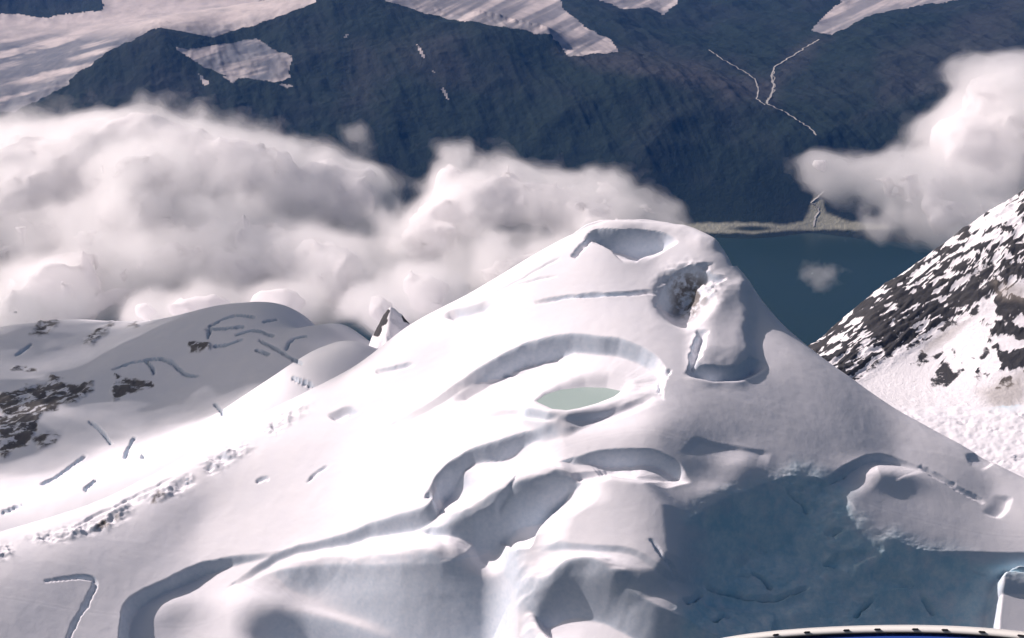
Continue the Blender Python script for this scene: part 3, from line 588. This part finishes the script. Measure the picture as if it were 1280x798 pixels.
def core_material():
    m, t, b = nmat('cloud_body'); t.nodes.remove(b)
    d = N(t, 'ShaderNodeBsdfDiffuse'); d.inputs[0].default_value = (.97, .95, .96, 1); r = N(t, 'ShaderNodeBsdfTranslucent'); r.inputs[0].default_value = (.97, .95, .96, 1)
    x = N(t, 'ShaderNodeMixShader'); x.inputs[0].default_value = .35; t.links.new(d.outputs[0], x.inputs[1]); t.links.new(r.outputs[0], x.inputs[2])
    t.links.new(x.outputs[0], t.nodes['Material Output'].inputs['Surface']); return m
M_CORE = core_material()
def cloud(label, blobs, vox, nscale, namp, seed, dens, core=.46, levels=(-.24, -.15, -.05, .08), extra=(), flat=.78):
    B = []
    for (u_, v_, y_, rpx, k) in blobs:
        p_ = P(u_, v_, y_); r_ = rpx * np.linalg.norm(p_) / F_PX; B.append((*p_, r_, k))
    B += list(extra)
    B = np.array(B); pad = 1.25; lo_ = (B[:, :3] - B[:, 3:4] * pad * np.array([1, 1, 1])).min(0); hi_ = (B[:, :3] + B[:, 3:4] * pad).max(0)
    n = np.ceil((hi_ - lo_) / vox).astype(int) + 2
    ax = [lo_[k] + vox * np.arange(n[k]) for k in range(3)]; G = np.meshgrid(*ax, indexing='ij'); Fv = np.zeros(tuple(n))
    for (x, y, z, r_, k) in B:
        d2 = ((G[0] - x) ** 2 + ((G[1] - y) / 1.1) ** 2 + ((G[2] - z) / flat) ** 2) / r_ ** 2
        Fv = np.maximum(Fv, 0) + np.exp(-2.2 * d2) * k
    Fv = Fv - .42
    wx = .35 * nscale * fbm3(G[0] / nscale, G[1] / nscale, G[2] / nscale, 2, seed + 40)
    nz = fbm3((G[0] + wx) / nscale, (G[1] - wx) / nscale, (G[2] + wx) / nscale * 1.1, 6, seed, .72); nz = nz / nz.std()
    Fv = Fv + namp * nz * sst(.02, .25, Fv + .42)
    Fv[0], Fv[-1], Fv[:, 0], Fv[:, -1], Fv[:, :, 0], Fv[:, :, -1] = (-1,) * 6
    root = None
    V, Q = surface_net(Fv, core, lo_, vox); V[:, 2] += ZC
    root = mesh_obj('cloud', V, Q, M_CORE, label=label, cat='cloud')
    fn_ = fbm3((G[0] - wx) / nscale * 3.4, (G[1] + wx) / nscale * 3.4, G[2] / nscale * 3.8, 3, seed + 70, .65); Fo = np.where(Fv > -.9, Fv + .11 * fn_ / fn_.std() * sst(.02, .2, Fv + .42 + .1), Fv)
    Fo = np.where(Fo < -.9, Fo, np.minimum(Fo, Fv + .3))
    for L, dn in zip(levels, dens):
        V, Q = surface_net(Fo, L, lo_, vox); V[:, 2] += ZC
        o = mesh_obj('vapour', V, Q, vol_material('vapour', dn), root)
    return root
bank = [(-60, 300, 1500, 170, 1), (60, 265, 1500, 130, 1), (20, 225, 1500, 70, .9), (70, 200, 1520, 55, .8), (140, 185, 1550, 75, 1), (125, 160, 1580, 40, .8), (190, 165, 1560, 55, .9), (235, 175, 1550, 50, .9), (250, 215, 1520, 90, 1), (180, 290, 1400, 150, 1), (300, 205, 1500, 60, .8), (340, 230, 1500, 80, .9), (400, 225, 1550, 66, .8), (440, 255, 1500, 66, .9), (365, 182, 1600, 30, .4), (385, 178, 1600, 24, .36), (430, 165, 1600, 24, .36), (445, 160, 1600, 20, .34), (455, 185, 1580, 22, .34),
        (320, 330, 1350, 110, 1), (430, 345, 1300, 100, 1), (60, 370, 1250, 85, 1), (180, 395, 1080, 50, .7), (-40, 420, 1080, 60, .8), (60, 420, 1000, 30, .6), (350, 385, 1150, 50, .8), (250, 380, 1150, 50, .8), (120, 470, 800, 22, .42), (40, 405, 930, 40, .55), (220, 515, 700, 26, .36), (20, 400, 900, 50, .55), (100, 392, 900, 48, .5), (185, 395, 890, 42, .46), (270, 382, 890, 40, .44), (105, 452, 800, 26, .42), (350, 395, 860, 36, .42), (440, 425, 760, 30, .42)]
mid = [(520, 300, 1350, 90, 1), (555, 225, 1450, 56, 1), (590, 250, 1400, 76, 1), (650, 262, 1400, 70, .95), (700, 262, 1400, 66, .95), (765, 240, 1450, 46, 1), (750, 285, 1350, 66, 1), (812, 265, 1400, 44, .9), (835, 290, 1350, 30, .8), (620, 340, 1250, 90, 1), (530, 370, 1150, 75, 1), (700, 330, 1250, 70, 1), (470, 390, 1050, 55, .9), (640, 222, 1450, 26, .6), (470, 230, 1500, 26, .5)]
rightc = [(1020, 198, 2300, 36, 1), (1040, 225, 2300, 50, .95), (1090, 208, 2300, 58, 1), (1130, 235, 2250, 62, .95), (1190, 165, 2400, 52, .9), (1200, 210, 2350, 80, 1), (1250, 150, 2400, 84, 1), (1280, 220, 2350, 100, 1), (1350, 160, 2400, 130, 1), (1150, 272, 2150, 50, .8), (1090, 285, 2150, 34, .7), (1220, 275, 2150, 62, .9), (1235, 110, 2450, 52, .9), (1280, 90, 2450, 50, .9)]
wisp = [(1015, 342, 2000, 20, .6), (1036, 344, 2000, 22, .66), (1022, 358, 2000, 15, .5), (1052, 338, 2000, 12, .45)]
shade = []
for (u_, v_, r_) in ((30, 430, 75), (60, 490, 60), (180, 470, 55), (190, 420, 75), (300, 440, 65), (330, 410, 65), (390, 450, 45), (0, 560, 45)):   # the bank goes on past the frame and shades the shoulder
    q = sh.hit([u_], [v_])[0] + sdir * 540; shade.append((*q, r_ * 1.5, .8))
cloud('great billowing white cloud bank swallowing the top of the snow shoulder', bank, 9, 150, .27, 500, (.002, .003, .005, .012), extra=shade)
cloud('lower lumpy white cloud resting against the back of the snow dome', mid, 7, 130, .27, 520, (.0022, .0035, .006, .014))
cloud('greyish cloud hanging over the river delta and the rock ridge', rightc, 11, 240, .27, 540, (.0012, .002, .004, .009), core=.85)
cloud('tiny faint wisp of cloud drifting alone above the lake', wisp, 5, 50, .15, 560, (.0015, .002, .003, .004), core=.5)

# ------------------------------------------------------------------ air
hm = bpy.data.materials.new('haze'); hm.use_nodes = True; t = hm.node_tree; t.nodes.remove(t.nodes['Principled BSDF'])
n = N(t, 'ShaderNodeVolumePrincipled'); n.inputs['Color'].default_value = (.09, .33, 1, 1); n.inputs['Density'].default_value = HAZE
t.links.new(n.outputs[0], t.nodes['Material Output'].inputs['Volume']); hm.cycles.homogeneous_volume = True
hx, hy0, hy1, hz0, hz1 = 11000, -1500, 17000, ZL + ZC - 47, ZC + 60
if HAZE: mesh_obj('haze', [(x, y, z) for z in (hz0, hz1) for y in (hy0, hy1) for x in (-hx, hx)], [(0, 2, 3, 1), (4, 5, 7, 6), (0, 1, 5, 4), (2, 6, 7, 3), (0, 4, 6, 2), (1, 3, 7, 5)], hm, kind='stuff', smooth=False)

# ------------------------------------------------------------------ aircraft cowling below the lens
M_WHITE = plain('white_paint', (.74, .74, .71), .35, .5, 14, (.66, .66, .63)); M_BLUE = plain('blue_paint', (.022, .06, .30), .3, .5, 6, (.03, .075, .34)); M_DARK = plain('black_rubber', (.02, .02, .022), .6, .3)
arc = np.array([(800, 832), (850, 811), (900, 798), (960, 789.5), (1020, 784.5), (1080, 782), (1140, 781), (1200, 783), (1260, 787.5), (1320, 795), (1400, 810), (1480, 832)], float)
t = np.linspace(0, 1, 70); k = np.linspace(0, 1, len(arc)); c3 = [np.polyval(np.polyfit(k, arc[:, j], 6), t) for j in (0, 1)]
DIST = 1.7; base = ray(*c3); bdir = base / np.linalg.norm(base, axis=1)[:, None]; base = bdir * DIST
dn = np.array((0, -SP, -CP)); tc = -bdir           # image-down and towards the lens
def sweep(prof):
    V = np.concatenate([base + dn * a + tc * b for a, b in prof]); n = len(t)
    return V + (0, 0, ZC), [(i * n + j, i * n + j + 1, (i + 1) * n + j + 1, (i + 1) * n + j) for i in range(len(prof) - 1) for j in range(n - 1)]
root = bpy.data.objects.new('aircraft_cowling', None); col.objects.link(root)
tag(root, None, 'curved white rim and blue panel of the aircraft that carries the viewer', 'aircraft')
px_ = DIST / F_PX
V, Q = sweep([(40 * px_, -.05), (2 * px_, -.045), (0, -.035), (1 * px_, .0), (4 * px_, .012), (8 * px_, .014), (9 * px_, .012), (10 * px_, .0)]); mesh_obj('rim', V, Q, M_WHITE, root)
V, Q = sweep([(8.2 * px_, .0), (8.4 * px_, .0165), (9.3 * px_, .0165), (9.6 * px_, .0)]); mesh_obj('seal', V, Q, M_DARK, root)
V, Q = sweep([(9.5 * px_, .002), (11 * px_, .012), (26 * px_, .035), (60 * px_, .10), (160 * px_, .16), (190 * px_, .0), (190 * px_, -.2)]); mesh_obj('panel', V, Q, M_BLUE, root)
for uu in np.arange(880, 1330, 43.5):
    j = np.argmin(abs(c3[0] - uu)); tj = tc[j]; p_ = base[j] + dn * 5 * px_ + tj * .0135; tg = base[j + 1] - base[j - 1]; tg /= np.linalg.norm(tg)
    q = [p_ + tg * a * px_ + dn * b * px_ + tj * e for e in (0, .002) for a, b in ((-4, 0), (-2.5, -1.2), (2.5, -1.2), (4, 0), (2.5, 1.2), (-2.5, 1.2))]
    me = bpy.data.meshes.new('slot'); me.from_pydata([tuple(w_ + (0, 0, ZC)) for w_ in q], [], [tuple(range(6, 12))] + [(i, (i + 1) % 6, 6 + (i + 1) % 6, 6 + i) for i in range(6)]); me.materials.append(M_DARK)
    o = bpy.data.objects.new('slot', me); col.objects.link(o); o.parent = root
